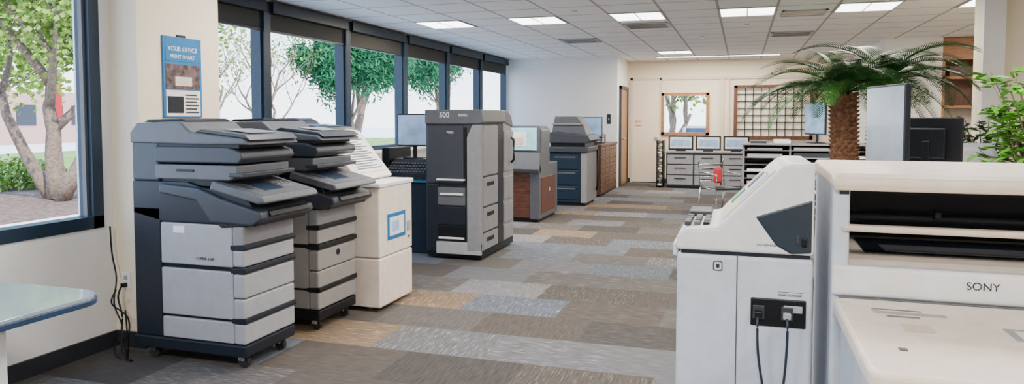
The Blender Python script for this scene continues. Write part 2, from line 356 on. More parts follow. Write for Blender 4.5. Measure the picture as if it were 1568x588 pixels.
# ------------------------------------------------------------------ copiers
def copier(name, x, y, wd=.46, light='lgrey', up='slate2', dark='slate', badge=False):
    g = G(name, (x, y, 0)); w_ = wd; g.scale = (1, 1, 1.025)
    box(g, "base_plinth", (-.01, -.01, .075), (.79, w_+.01, .145), dark, .01)
    for i, (cx, cy) in enumerate(((.08, .06), (.72, .06), (.08, w_-.06), (.72, w_-.06))):
        cyl(g, "caster_wheel_%d" % i, (cx+.01, cy, .033), .033, .03, 'y', 'rubber')
        box(g, "caster_fork_%d" % i, (cx-.02, cy-.025, .04), (cx+.02, cy+.025, .08), 'chrome', .004)
    box(g, "rear_column", (0, 0, .145), (.2, w_, .9), dark, .008)
    box(g, "inner_core", (.19, .012, .145), (.74, w_-.012, .86), 'black', 0)
    for i, (z0, z1) in enumerate(((.15, .27), (.285, .555), (.58, .815))):
        box(g, "side_panel_%d" % i, (.205, -.006, z0), (.71, w_+.006, z1), light, .007)
    for i, (z0, z1) in enumerate(((.15, .265), (.29, .405), (.41, .545), (.585, .68), (.69, .815))):
        box(g, "drawer_front_%d" % i, (.713, -.01, z0), (.79, w_+.01, z1), light if i != 4 else 'lgrey2', .012, 3)
    for i, z in enumerate((.268, .550, .680)):
        prism(g, "drawer_handle_%d" % i, [(.70, z), (.795, z), (.802, z+.012), (.797, z+.034), (.70, z+.026)], 'y', -.013, w_+.013, dark, .003)
    prism(g, "mid_body", [(0, .86), (0, 1.05), (.40, 1.05), (.5, 1.02), (.78, 1.0), (.84, .93), (.82, .86), (.74, .82), (.2, .82)], 'y', 0, w_, dark, .006)
    prism(g, "output_wing", [(.22, .985), (.48, .95), (.58, .83), (.86, .82), (.93, .86), (.92, .90), (.66, .965), (.5, 1.02), (.22, 1.04)], 'y', -.03, w_+.02, up, .012, 3)
    prism(g, "wing_underside", [(.6, .84), (.64, .80), (.88, .82), (.9, .85)], 'y', -.015, w_, dark, .008)
    prism(g, "output_slot", [(.60, .90), (.90, .865), (.945, .875), (.93, .90), (.62, .94)], 'y', .04, w_-.04, 'black', .003)
    prism(g, "control_panel", [(.58, 1.015), (.90, .945), (.955, .95), (.94, .985), (.60, 1.065)], 'y', -.035, w_+.04, 'slate3', .012, 3)
    def on(lx): return 1.065-(lx-.60)*(.08/.34)
    prism(g, "panel_face", [(.63, on(.63)), (.92, on(.92)), (.92, on(.92)+.003), (.63, on(.63)+.003)], 'y', -.01, w_+.01, 'slate3', .001)
    prism(g, "touch_screen", [(.70, on(.70)+.002), (.86, on(.86)+.002), (.86, on(.86)+.006), (.70, on(.70)+.006)], 'y', .10, .28, 'screen_dark', .001)
    for i in range(3):
        for j in range(3):
            lx = .73+i*.04; prism(g, "key_%d%d" % (i, j), [(lx, on(lx)), (lx+.022, on(lx+.022)), (lx+.022, on(lx+.022)+.006), (lx, on(lx)+.006)], 'y', .32+j*.035, .342+j*.035, 'lgrey2', .001)
    prism(g, "key_cluster_near", [(.74, on(.74)+.002), (.82, on(.82)+.002), (.82, on(.82)+.006), (.74, on(.74)+.006)], 'y', .02, .07, 'slate2', .001)
    box(g, "rear_neck", (0, 0, 1.05), (.2, w_, 1.28), up, .012)
    prism(g, "cavity", [(.18, 1.03), (.66, 1.03), (.66, 1.08), (.18, 1.08)], 'y', .02, w_-.02, 'black', 0)
    prism(g, "scanner_lower", [(.18, 1.065), (.70, 1.065), (.76, 1.09), (.76, 1.15), (.18, 1.15)], 'y', -.012, w_+.012, 'slate3', .008)
    prism(g, "scanner_upper", [(.18, 1.16), (.77, 1.16), (.80, 1.19), (.79, 1.225), (.70, 1.25), (.18, 1.25)], 'y', -.016, w_+.016, up, .010, 3)
    box(g, "side_slot", (.34, -.018, 1.11), (.46, -.008, 1.124), 'black', 0)
    box(g, "paper_lip", (.70, -.016, 1.085), (.80, w_+.016, 1.11), up, .006)
    box(g, "seam", (.01, .005, 1.245), (.76, w_-.005, 1.27), 'black', 0)
    prism(g, "document_feeder", [(-.005, 1.27), (-.005, 1.33), (.05, 1.385), (.36, 1.395), (.44, 1.335), (.80, 1.30), (.84, 1.265), (.5, 1.262)], 'y', -.01, w_+.01, 'slate3', .012, 3)
    prism(g, "feeder_top_cover", [(.06, 1.388), (.10, 1.405), (.33, 1.41), (.37, 1.395)], 'y', .03, w_-.03, dark, .006)
    prism(g, "feeder_tray", [(.46, 1.335), (.50, 1.35), (.80, 1.32), (.84, 1.29), (.80, 1.30)], 'y', .0, w_, up, .005)
    prism(g, "feeder_screen", [(.58, 1.346), (.76, 1.328), (.76, 1.332), (.58, 1.350)], 'y', .10, .34, 'lgrey2', .001)
    text(g, "model_label", "COPIER 4100", (.52, -.008, .62), (90, 0, 0), .022, 'slate2')
    box(g, "sticker", (.30, -.0085, .76), (.38, -.0055, .80), 'paper', 0)
    if badge:
        cyl(g, "oval_badge", (.793, w_/2, .50), .022, .006, 'x', 'slate')
    return g
copier("office_copier", -3.46, 3.39)
copier("office_copier", -3.48, 4.17, .47, 'warmgrey', 'slate2', 'black', True)
copier("office_copier", -4.78, 6.35, .46, 'lgrey2', 'slate2', 'black')

# power cords by the outlet
o = G("wall_outlet", (-3.69, 3.55, .42))
box(o, "cover_plate", (-.035, -.008, -.055), (.035, 0, .055), 'white', .003)
for k in (-.022, .022): box(o, "socket_%d" % (k > 0), (-.014, -.011, k-.014), (.014, -.007, k+.014), 'lgrey', .003)
box(o, "plug", (-.014, -.04, -.035), (.014, -.010, -.010), 'black', .004)
c = G("power_cord")
tube(c, "cord", smoothpts([(-3.69, 3.51, .40), (-3.69, 3.48, .33), (-3.64, 3.46, .22), (-3.66, 3.47, .10), (-3.60, 3.44, .02), (-3.50, 3.34, .012), (-3.42, 3.31, .012)]), .006, 'black')
tube(c, "cord_loop", smoothpts([(-3.62, 3.40, .40), (-3.70, 3.44, .30), (-3.60, 3.46, .22), (-3.56, 3.42, .12), (-3.64, 3.40, .05), (-3.56, 3.34, .012), (-3.48, 3.34, .02), (-3.50, 3.35, .3)]), .005, 'black')
tube(c, "long_cord", smoothpts([(-3.76, 3.50, .77), (-3.75, 3.50, .6), (-3.71, 3.49, .45), (-3.68, 3.44, .30), (-3.58, 3.40, .18), (-3.55, 3.36, .05), (-3.48, 3.33, .015)]), .005, 'black')

# poster on pier
p = G("wall_poster", (-3.56, 3.745, 1.45))
box(p, "backing_board", (.0, 0, 0), (.012, .345, .53), 'blue', .002)
box(p, "header_panel", (.012, .02, .37), (.014, .325, .515), 'blue', 0)
text(p, "title", "YOUR OFFICE", (.015, .17, .45), (90, 0, 90), .042, 'paper')
text(p, "subtitle", "PRINT SMART", (.015, .17, .40), (90, 0, 90), .036, 'paper')
box(p, "photo_panel", (.012, .02, .19), (.014, .325, .35), 'photo', 0)
box(p, "photo_highlight", (.014, .10, .21), (.015, .25, .27), 'cream2', 0)
box(p, "lower_sheet", (.012, .02, .01), (.014, .325, .18), 'cream', 0)
for i in range(6): box(p, "text_line_%d" % i, (.014, .19, .03+i*.023), (.015, .31-.02*(i % 2), .04+i*.023), 'slate2', 0)
box(p, "dark_inset", (.014, .03, .03), (.015, .17, .14), 'slate', 0)
box(p, "top_hanger", (-.0, .13, .53), (.01, .21, .545), 'slate', .002)

# ------------------------------------------------------------------ white floor machine
g = G("booklet_finisher", (-3.25, 4.74, 0))
box(g, "lower_body", (0, 0, .03), (.71, .55, .40), 'cream', .012)
box(g, "upper_body", (0, 0, .405), (.71, .55, .93), 'cream', .012)
box(g, "top_ledge", (-.01, -.01, .93), (.72, .56, .965), 'white', .008)
for i, (a, b) in enumerate(((.05, .05), (.6, .05), (.05, .5), (.6, .5))): cyl(g, "foot_%d" % i, (a, b, .015), .025, .03, 'z', 'rubber')
prism(g, "sloped_reader", [(.50, .965), (.54, .985), (.24, 1.345), (.14, 1.355), (.08, 1.28), (.1, .965)], 'y', 0, .55, 'cream', .012, 3)
nrm = Vector((.36, 0, .30)).normalized()
def slope(t, off): return (.54-.30*t+nrm.x*off, .985+.36*t+nrm.z*off)
a, b, c1, d1 = slope(.12, .0), slope(.92, .0), slope(.92, .006), slope(.12, .006)
prism(g, "display_sheet", [a, b, c1, d1], 'y', .05, .50, 'paper', 0)
for i in range(14):
    t = .18+i*.05; prism(g, "print_line_%d" % i, [slope(t, .006), slope(t+.022, .006), slope(t+.022, .008), slope(t, .008)], 'y', .08, .46-.05*(i % 3), 'slate3', 0)
box(g, "blue_notice", (.71, .12, .52), (.714, .42, .72), 'blue', .002)
box(g, "notice_sheet", (.714, .15, .55), (.717, .39, .69), 'paper', 0)
box(g, "notice_text", (.717, .18, .58), (.718, .30, .66), 'screen', 0)
box(g, "side_handle", (.712, .45, .55), (.72, .50, .63), 'lgrey', .003)
text(g, "label", "302", (.712, .48, .50), (90, 0, 90), .03, 'slate2')

# ------------------------------------------------------------------ tall printer
g = G("production_printer", (-3.09, 6.76, 0))
box(g, "plinth", (.02, .02, .02), (.60, 1.08, .10), 'black', .005)
box(g, "main_cabinet", (0, .01, .08), (.60, .70, 1.40), 'slate2', .01)
prism(g, "rear_cabinet", [(.70, .08), (1.1, .08), (1.1, 1.10), (1.02, 1.36), (.70, 1.44)], 'x', .02, .60, 'lgrey2', .012)
prism(g, "head_cover", [(0, 1.385), (.60, 1.385), (.64, 1.40), (.62, 1.53), (.0, 1.53)], 'y', -.02, .72, 'slate3', .012)
prism(g, "head_slope", [(.72, 1.40), (1.06, 1.34), (1.0, 1.46), (.86, 1.525), (.72, 1.53)], 'x', .02, .61, 'slate3', .01)
text(g, "number_logo", "500", (.22, -.023, 1.475), (90, 0, 0), .075, 'paper')
text(g, "logo_small", "SERIES", (.42, -.023, 1.475), (90, 0, 0), .035, 'paper')
box(g, "door_panel", (.02, -.012, .78), (.42, .012, 1.37), 'slate2', .012, 3)
text(g, "brand_small", "PRESS", (.28, -.014, 1.30), (90, 0, 0), .03, 'paper')
box(g, "dark_bay", (.02, -.008, .11), (.15, .012, .76), 'slate', .004)
box(g, "bay_shade", (.41, -.004, .80), (.45, .012, 1.35), 'black', .0)
prism(g, "silver_pillar", [(.46, .1), (.61, .1), (.61, 1.38), (.52, 1.38), (.46, 1.25)], 'y', -.02, .05, 'lgrey2', .01)
box(g, "output_tray_1", (.14, -.05, .815), (.44, .0, .83), 'paper', .002)
box(g, "tray_recess_1", (.13, -.006, .76), (.45, .01, .86), 'black', 0)
box(g, "drawer_upper", (.14, -.018, .56), (.44, .01, .74), 'slate3', .006)
box(g, "drawer_sheet", (.17, -.035, .665), (.42, -.015, .685), 'paper', .002)
box(g, "drawer_middle", (.14, -.014, .36), (.44, .01, .545), 'slate', .006)
box(g, "drawer_lower", (.14, -.014, .20), (.44, .01, .35), 'black', .006)
box(g, "drawer_sheet_low", (.15, -.022, .215), (.43, -.012, .235), 'paper', .002)
box(g, "base_panel", (.12, -.018, .06), (.61, .02, .185), 'lgrey', .008)
for i, (z0, z1) in enumerate(((.10, .27), (.29, .53), (.55, .84), (.86, 1.37))):
    box(g, "side_door_%d" % i, (.60, .05, z0), (.615, .50, z1), 'lgrey2', .005)
    box(g, "side_door_rear_%d" % i, (.60, .73, z0), (.612, 1.05, z1*.95), 'lgrey2', .005)
    if i < 3: box(g, "side_handle_%d" % i, (.612, .16, z1-.09), (.622, .36, z1-.05), 'black', .003)
box(g, "dark_strip", (.598, .52, .1), (.608, .70, 1.38), 'slate', .003)
tube(g, "side_pipe", [(.63, .92, .95), (.66, .92, .98), (.66, .92, 1.2), (.63, .92, 1.23)], .015, 'black')

# ------------------------------------------------------------------ monitors
def monitor(name, loc, rz, wd, ht, lift, body='black', scr='screen', foot=.11, back=False):
    g = G(name, loc, rz)
    box(g, "stand_foot", (-foot, -.08, 0), (foot, .10, .012), body, .005)
    box(g, "stand_neck", (-.022, .018, .01), (.022, .04, lift+ht*.55), body, .005)
    box(g, "housing", (-wd/2, -.014, lift), (wd/2, .016, lift+ht), body, .006)
    box(g, "back_bulge", (-wd*.28, .016, lift+ht*.2), (wd*.28, .035, lift+ht*.8), body, .01)
    box(g, "screen_panel", (-wd/2+.012, -.0165, lift+.018), (wd/2-.012, -.013, lift+ht-.012), scr, 0)
    return g
g = G("print_console", (-3.76, 6.98, 0))
box(g, "cabinet", (.30, .0, .0), (.62, .7, .76), 'blueprinter', .01)
box(g, "cabinet_side", (-.0, .05, .0), (.30, .7, .72), 'slate', .008)
box(g, "work_top", (-.0, -.04, .76), (.65, .72, .79), 'black', .006)
prism(g, "sloped_keyboard_deck", [(-.03, .80), (.15, .88), (.60, .90), (.60, 1.0), (.20, 1.0), (-.03, .86)], 'x', .1, .6, 'slate', .008)
boxes("keyboard_keys", [((.12+i*.038, -.02+j*.04, .868+j*.027), (.148+i*.038, .01+j*.04, .884+j*.027)) for i in range(12) for j in range(4)], 'slate3', g)
box(g, "status_lights", (.35, -.045, .765), (.6, -.038, .785), 'blue', 0)
box(g, "black_paper_unit", (.0, .1, .79), (.09, .65, 1.12), 'black', .008)
monitor("display_monitor", (-3.46, 7.28, 1.001), 12, .38, .36, .13)

# ------------------------------------------------------------------ wood kiosk
g = G("touchscreen_kiosk", (-3.22, 9.52, 0))
box(g, "wood_front", (0, 0, .06), (.44, .95, .69), 'wood', .006)
box(g, "grey_side_cover", (.44, .0, .04), (.58, 1.0, .80), 'slate3', .01)
box(g, "side_wood_door", (.575, .08, .12), (.59, .85, .62), 'wood', .005)
box(g, "kick_plate", (.02, .02, 0), (.55, .95, .06), 'black', 0)
prism(g, "hood", [(-.0, .69), (.58, .78), (.60, 1.28), (.54, 1.33), (0, 1.33)], 'y', .06, .50, 'slate3', .012, 3)
box(g, "screen_bezel", (-.02, .03, .98), (.57, .06, 1.34), 'slate3', .006)
box(g, "touch_screen", (.01, .022, 1.0), (.53, .032, 1.31), 'screen_teal', 0)
box(g, "screen_chart", (.16, .018, 1.05), (.38, .023, 1.25), 'paper', 0)
box(g, "chart_body", (.2, .015, 1.08), (.34, .019, 1.18), 'cream2', 0)
prism(g, "counter_deck", [(-.03, .69), (.06, .69), (.06, .95), (.02, .97), (-.06, .74)], 'x', 0, .58, 'slate3', .006)
text(g, "side_number", "35", (.592, .5, .42), (90, 0, 90), .07, 'paper')

# ------------------------------------------------------------------ blue floor printer
g = G("floor_printer", (-3.04, 11.55, 0))
box(g, "plinth", (.02, .02, 0), (.60, .80, .06), 'black', 0)
box(g, "cabinet", (0, 0, .05), (.62, .82, .88), 'blueprinter', .012)
for i, (z0, z1) in enumerate(((.10, .32), (.34, .58), (.60, .84))):
    box(g, "drawer_%d" % i, (.05, -.016, z0), (.50, .01, z1), 'blueprinter', .008)
    box(g, "drawer_pull_%d" % i, (.10, -.02, z1-.05), (.45, -.012, z1-.03), 'slate3', .002)
    box(g, "side_drawer_%d" % i, (.615, .05, z0), (.635, .76, z1), 'slate2', .006)
prism(g, "silver_side", [(.54, .05), (.64, .05), (.64, .88), (.54, .88)], 'y', -.01, .83, 'lgrey2', .008)
box(g, "shelf", (-.03, -.05, .88), (.66, .84, .97), 'slate2', .01)
box(g, "output_cavity", (.02, .02, .97), (.60, .78, 1.06), 'black', 0)
prism(g, "scanner", [(-.04, 1.03), (.64, 1.03), (.70, 1.08), (.66, 1.16), (.1, 1.22), (-.04, 1.20)], 'y', -.04, .80, 'slate2', .012)
prism(g, "tilted_feeder", [(.0, 1.2), (.60, 1.16), (.54, 1.34), (.42, 1.47), (.06, 1.47)], 'y', .15, .60, 'slate3', .012)
box(g, "feeder_lip", (.02, .10, 1.33), (.52, .16, 1.36), 'lgrey2', .004)
tube(g, "side_duct", [(.66, .70, .2), (.68, .70, .3), (.68, .70, .9)], .02, 'black')

# ------------------------------------------------------------------ wooden drawers
g = G("wooden_drawer_cabinet", (-2.88, 12.9, 0))
box(g, "carcass", (0, 0, .04), (.44, 1.75, .92), 'woodv', .006)
box(g, "top_board", (-.02, -.02, .92), (.47, 1.77, .96), 'wood', .006)
for i in range(4):
    for j in range(5):
        z = .07+j*.17; y = .03+i*.43
        box(g, "drawer_%d%d" % (i, j), (.44, y, z), (.455, y+.40, z+.15), 'woodv', .004)
        box(g, "pull_%d%d" % (i, j), (.455, y+.15, z+.09), (.468, y+.25, z+.10), 'black', 0)
box(g, "toe_kick", (.02, .02, 0), (.42, 1.72, .04), 'black', 0)
monitor("display_monitor", (-2.62, 13.05, .961), 5, .38, .36, .14)
g = G("stacked_paper_trays", (-2.84, 13.6, .96))
for i in range(4): box(g, "tray_%d" % i, (0, 0, i*.05), (.3, .4, i*.05+.02), 'slate', .004)
for i in range(3): box(g, "papers_%d" % i, (.02, .02, i*.05+.02), (.28, .38, i*.05+.035), 'paper', 0)
for i, q in enumerate(((.0, .0), (.28, .0), (0, .38), (.28, .38))): box(g, "post_%d" % i, (q[0], q[1], 0), (q[0]+.02, q[1]+.02, .17), 'slate', 0)
g = G("light_switch", (-2.62, 14.8, 1.42)); box(g, "plate", (-.04, -.01, -.10), (.04, 0, .10), 'slate', .003); box(g, "toggle", (-.01, -.018, -.02), (.01, -.01, .02), 'lgrey', .002)

# ------------------------------------------------------------------ back filing cabinets with screens
g = G("filing_cabinet", (-1.62, 15.1, 0))
box(g, "carcass", (.14, .02, .04), (1.80, .55, .72), 'slate2', .006)
box(g, "top_board", (.10, -.02, .72), (1.84, .57, .755), 'lgrey2', .006)
for i in range(3):
    for j in range(3):
        x = .17+i*.54; z = .07+j*.215
        box(g, "drawer_%d%d" % (i, j), (x, -.0, z), (x+.51, .03, z+.195), 'lgrey', .006)
        box(g, "pull_%d%d" % (i, j), (x+.14, -.012, z+.12), (x+.37, .0, z+.135), 'slate', .002)
box(g, "kick", (.16, .03, 0), (1.78, .5, .04), 'black', 0)
g = G("wire_file_rack", (-1.66, 15.1, 0))
box(g, "rack_frame_left", (-.02, 0, 0), (.0, .4, .98), 'black', 0); box(g, "rack_frame_right", (.10, 0, 0), (.12, .4, .98), 'black', 0)
for i in range(9): box(g, "rack_shelf_%d" % i, (.0, 0, .04+i*.11), (.1, .4, .05+i*.11), 'slate', 0)
for i in range(9): box(g, "rack_papers_%d" % i, (.01, -.01, .05+i*.11), (.09, .38, .085+i*.11), ('paper', 'lgrey2', 'slate3')[i % 3], 0)
for i, x in enumerate((-1.20, -.65, -.10)):
    q = G("small_display_screen", (x, 15.3, .756))
    box(q, "housing", (-.25, -.02, .02), (.25, .04, .32), 'slate', .008)
    box(q, "screen_panel", (-.22, -.024, .06), (.22, -.019, .29), 'paper', 0)
    box(q, "picture_area", (-.19, -.027, .10), (.19, -.0235, .24), 'screen', 0)
    box(q, "foot", (-.1, -.06, 0), (.1, .08, .022), 'slate', .004)

# ------------------------------------------------------------------ document sorting station (mid right)
g = G("document_sorting_rack", (.02, 10.8, 0))
for x in (0, .62, 1.24, 1.86): box(g, "upright_%d" % int(x*100), (x, 0, 0), (x+.025, .6, 1.06), 'lgrey2', .003)
box(g, "rear_panel", (0, .6, .05), (1.885, .62, 1.06), 'lgrey2', 0)
for i in range(3):
    for j in range(10):
        z = .08+j*.10; x = .03+i*.62
        box(g, "tray_%d%d" % (i, j), (x-.005, -.03, z), (x+.595, .6, z+.012), 'slate3' if j % 2 else 'lgrey', .002)
        if (i+j) % 4 != 3: box(g, "papers_%d%d" % (i, j), (x+.03, -.01, z+.012), (x+.50+.03*((i*j) % 3), .55, z+.04+.03*((i+2*j) % 3)/2), ('lgrey', 'lgrey2', 'paper', 'slate2')[(i*3+j) % 4], .002)
box(g, "top_shelf", (-.03, -.05, 1.06), (1.92, .65, 1.085), 'lgrey2', .004)
g = G("paper_stack", (.02, 10.8, 1.086))
for i, (x, zz, m_) in enumerate(((.1, .03, 'slate2'), (.42, .05, 'paper'))):
    box(g, "document_stack_%d" % i, (x, .05, 0), (x+.22, .45, zz), m_, .003)
monitor("display_monitor", (1.00, 11.1, 1.086), -66, .55, .46, .12, 'slate', 'screen')
monitor("display_monitor", (1.34, 11.1, 1.086), -62, .50, .44, .10, 'slate', 'screen')

# wire chair with red bag
g = G("metal_frame_chair", (-.28, 10.7, 0), 35)
for i, x in enumerate((-.2, .2)):
    tube(g, "side_frame_%d" % i, [(x, -.22, 0.01), (x, -.20, .44), (x, .2, .44), (x, .26, .80), (x, .22, .85)], .012, 'chrome')
    tube(g, "rear_leg_%d" % i, [(x, .2, .44), (x, .27, .01)], .012, 'chrome')
    tube(g, "arm_rest_%d" % i, [(x, -.2, .44), (x, -.21, .64), (x, .1, .66), (x, .23, .66)], .012, 'chrome')
box(g, "seat", (-.2, -.22, .43), (.2, .2, .46), 'slate', .01)
for i in range(5): tube(g, "back_bar_%d" % i, [(-.2, .215+i*.010, .53+i*.06), (.2, .215+i*.010, .53+i*.06)], .007, 'chrome')
v, f = bx((.0, .12, .50), (.12, .20, .72)); ob = mk("red_bag", v, f, 'red', g, .03, seg=4)

# office chair near the right desk
g = G("office_chair", (1.70, 6.45, 0), 160)
for i in range(5):
    a = math.radians(72*i); tube(g, "base_spoke_%d" % i, [(0, 0, .09), (.28*math.cos(a), .28*math.sin(a), .07)], .018, 'slate')
    cyl(g, "caster_%d" % i, (.28*math.cos(a), .28*math.sin(a), .03), .03, .03, 'x', 'rubber')
cyl(g, "gas_lift", (0, 0, .26), .025, .36, 'z', 'slate')
prism(g, "seat_cushion", rrect(-.24, -.24, .24, .22, .08), 'z', .44, .52, 'lgrey', .02, 3)
V, F = [], []
for i in range(9):
    for j in range(11):
        x = -.22+.44*i/8; z = .60+.66*j/10; e = 1-.28*max(0, (j-7)/3)**2
        V.append((x*e, .24-.05*(1-(x/.22)**2)*-1+.05*math.sin(z*3), z))
for i in range(8):
    for j in range(10): F.append((i*11+j, (i+1)*11+j, (i+1)*11+j+1, i*11+j+1))
ob = mk("backrest", V, F, 'lgrey', g, smooth=True); sm = ob.modifiers.new("thick", 'SOLIDIFY'); sm.thickness = .04
tube(g, "back_support", [(0, .05, .44), (0, .30, .46), (0, .33, .8)], .02, 'slate')

# ------------------------------------------------------------------ standing desk and monitors (right)
g = G("standing_desk", (.56, 4.15, 0))
box(g, "top", (0, 0, .97), (1.15, .85, 1.0), 'white', .006)
for i, x in enumerate((.12, .98)):
    box(g, "leg_%d" % i, (x, .38, .04), (x+.07, .46, .97), 'lgrey2', .004); box(g, "foot_%d" % i, (x-.01, .1, 0), (x+.08, .75, .04), 'lgrey2', .006)
monitor("display_monitor", (.77, 4.46, 1.001), -77, .50, .46, .17, 'slate', 'screen_grey', .1)
monitor("display_monitor", (1.03, 4.72, 1.001), 152, .36, .30, .15, 'black', 'screen_dark', .1)
g = G("computer_keyboard", (1.1, 4.2, 1.001)); box(g, "keyboard_base", (0, 0, 0), (.42, .14, .018), 'slate', .004)
boxes("keys", [((.01+i*.027, .01+j*.025, .018), (.032+i*.027, .03+j*.025, .024)) for i in range(15) for j in range(5)], 'black', g)

# ------------------------------------------------------------------ foreground scanner kiosk (A)
g = G("document_scanner_kiosk", (0, 2.68, 0))
box(g, "lower_cabinet", (-.22, 0, 0.02), (.245, .56, .955), 'white2', .014, 3)
box(g, "door_seam", (-.010, -.0015, .03), (-.006, .002, .955), 'slate3', 0)
box(g, "waist_gap", (-.205, .008, .955), (.235, .55, .968), 'slate', 0)
prism(g, "upper_housing", [(-.222, .968), (-.222, 1.02), (-.19, 1.045), (-.08, 1.055), (.135, 1.275), (.16, 1.29), (.245, 1.29), (.245, .968)], 'y', -.004, .56, 'white', .012, 3)
prism(g, "dark_side_window", [(.05, 1.10), (.238, 1.165), (.238, .978), (.17, .972), (.12, 1.0)], 'y', -.008, .02, 'navy', .006)
box(g, "latch", (.205, -.014, 1.0), (.222, -.004, 1.03), 'black', .004)
box(g, "latch_2", (.185, -.012, 1.01), (.198, -.004, 1.04), 'slate2', .003)
def onA(x): return 1.055+(x+.08)*(.22/.215)
def strip(n, xa, xb, ya, yb, m_, h=.004):
    prism(g, n, [(xa, onA(xa)+.001), (xb, onA(xb)+.001), (xb-h*.7, onA(xb)+h+.001), (xa-h*.7, onA(xa)+h+.001)], 'y', ya, yb, m_, .001)
strip("slope_panel", -.06, .12, .06, .50, 'cream', .004)
strip("lit_strip", -.0, .10, .10, .22, 'screen', .007)
strip("label_green", -.03, .02, .30, .40, 'green', .007)
strip("label_dark", .03, .09, .30, .38, 'slate3', .007)
for i in range(4):
    for j in range(3): box(g, "key_%d%d" % (i, j), (-.20+j*.034, .08+i*.06, 1.045), (-.176+j*.034, .12+i*.06, 1.062), ('slate2', 'slate3', 'black')[(i+j) % 3], .004)
box(g, "card_slot", (-.20, .34, 1.045), (-.11, .50, 1.07), 'slate2', .008)
box(g, "left_bumper", (-.24, .06, .93), (-.218, .50, .985), 'white', .01, 3)
prism(g, "badge", rrect(-.092, .898, -.058, .934, .008, 3), 'y', -.003, .002, 'slate3', 0)
prism(g, "badge_inner", rrect(-.088, .902, -.062, .930, .006, 3), 'y', -.004, .002, 'white2', 0)
box(g, "badge_mark", (-.081, -.005, .909), (-.069, .0, .923), 'slate2', 0)
text(g, "label_1", "SMART SCANNER", (.17, -.002, .825), (90, 0, 0), .010, 'slate2'); box(g, "label_rule", (.13, -.001, .835), (.215, .001, .8365), 'slate2', 0)
text(g, "label_2", "ON DEMAND", (.09, -.006, 1.0), (90, 0, 0), .011, 'slate3')
box(g, "cable_port_panel", (.04, -.006, .71), (.224, .004, .81), 'black', .004)
for i, x in enumerate((.065, .16)):
    box(g, "socket_%d" % i, (x-.018, -.012, .735), (x+.022, -.004, .785), 'slate2', .003)
    box(g, "plug_%d" % i, (x-.012, -.035, .745), (x+.014, -.01, .768), ('black', 'lgrey')[i], .004)
box(g, "port_plate", (.15, -.01, .765), (.212, -.005, .79), 'lgrey', .002)
tube(g, "cable_1", smoothpts([(.065, -.03, .75), (.063, -.045, .72), (.067, -.04, .62), (.085, -.035, .5), (.11, -.03, .38), (.10, -.03, .2), (.05, -.02, .01)]), .0045, 'navy')
tube(g, "cable_2", smoothpts([(.16, -.03, .75), (.162, -.045, .72), (.160, -.04, .62), (.15, -.035, .5), (.125, -.03, .40), (.15, -.03, .2), (.16, -.02, .01)]), .0045, 'navy')

# ------------------------------------------------------------------ foreground wide printer (B)
g = G("wide_format_printer", (.30, 2.66, 0))
W = 1.25
box(g, "left_cheek", (0, 0, .02), (.055, .60, 1.255), 'white2', .012, 3)
box(g, "right_cheek", (W-.055, 0, .02), (W, .60, 1.255), 'white2', .012, 3)
box(g, "main_body", (.05, .005, .02), (W-.05, .60, .90), 'white2', .006)
box(g, "front_bezel", (.0, -.02, .845), (W, .03, .95), 'white', .014, 3)
box(g, "deck", (.04, .02, .90), (W-.04, .47, .935), 'cream2', .004)
prism(g, "deck_ramp", [(.02, .935), (.09, .955), (.46, .985), (.46, .93)], 'x', .06, W-.06, 'cream', .006)
def dk(y): return .955+(y-.09)*.03/.37
def sheet(n, pts, off, m_):
    k = len(pts); v = [(a, b, dk(b)+off) for a, b in pts]+[(a, b, dk(b)+off+.003) for a, b in pts]
    f = [tuple(range(k)), tuple(range(k, 2*k))]+[(i, (i+1) % k, (i+1) % k+k, i+k) for i in range(k)]
    mk(n, v, f, m_, g)
sheet("tray_sheet", [(.13, .18), (W-.10, .18), (W-.14, .40), (.12, .40)], .001, 'slate')
sheet("tray_sheet_light", [(.20, .20), (W-.20, .20), (W-.24, .29), (.19, .29)], .005, 'slate3')
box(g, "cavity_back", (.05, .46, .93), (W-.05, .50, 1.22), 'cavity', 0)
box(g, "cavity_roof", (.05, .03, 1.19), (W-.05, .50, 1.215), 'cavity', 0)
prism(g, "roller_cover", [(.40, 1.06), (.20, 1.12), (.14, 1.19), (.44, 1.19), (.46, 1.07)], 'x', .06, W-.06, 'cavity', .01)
cyl(g, "feed_roller", (W/2, .28, 1.085), .020, W-.12, 'x', 'slate')
box(g, "cross_bar", (.03, -.015, 1.065), (W-.03, .03, 1.087), 'cream2', .008)
for i in range(3): cyl(g, "roller_hub_%d" % i, (.36+i*.3, .20, 1.11), .022, .02, 'x', 'slate')
prism(g, "lid", [(-.03, 1.215), (-.035, 1.245), (.0, 1.262), (.60, 1.275), (.62, 1.22)], 'x', -.005, W+.005, 'cream', .012, 3)
box(g, "lid_edge", (.0, -.028, 1.205), (W, .0, 1.225), 'cream2', .006)
text(g, "front_logo", "SONY", (.447, -.0215, .905), (90, 0, 0), .036, 'slate2')
box(g, "sticker", (.02, -.002, 1.19), (.05, -.0, 1.205), 'slate2', 0)
prism(g, "front_table", rrect(.0, -.80, W, -.025, .05), 'z', .795, .845, 'cream', .014, 3)
prism(g, "table_base", rrect(.03, -.74, W-.03, .0, .04), 'z', .02, .795, 'white2', .006)
box(g, "table_back_seam", (.02, -.045, .845), (W-.02, -.03, .848), 'slate3', 0)
for i, (xa, ya, xb, yb, m_) in enumerate(((.10, -.17, .24, -.16, 'slate3'), (.10, -.22, .30, -.19, 'lgrey'), (.13, -.25, .22, -.24, 'slate3'), (.15, -.42, .23, -.33, 'cream2'), (.42, -.42, .58, -.30, 'lgrey'), (.44, -.40, .57, -.32, 'cream'), (.10, -.60, .12, -.58, 'slate3'))):
    box(g, "table_marking_%d" % i, (xa, ya, .845), (xb, yb, .8462+.0003*i), m_, 0)

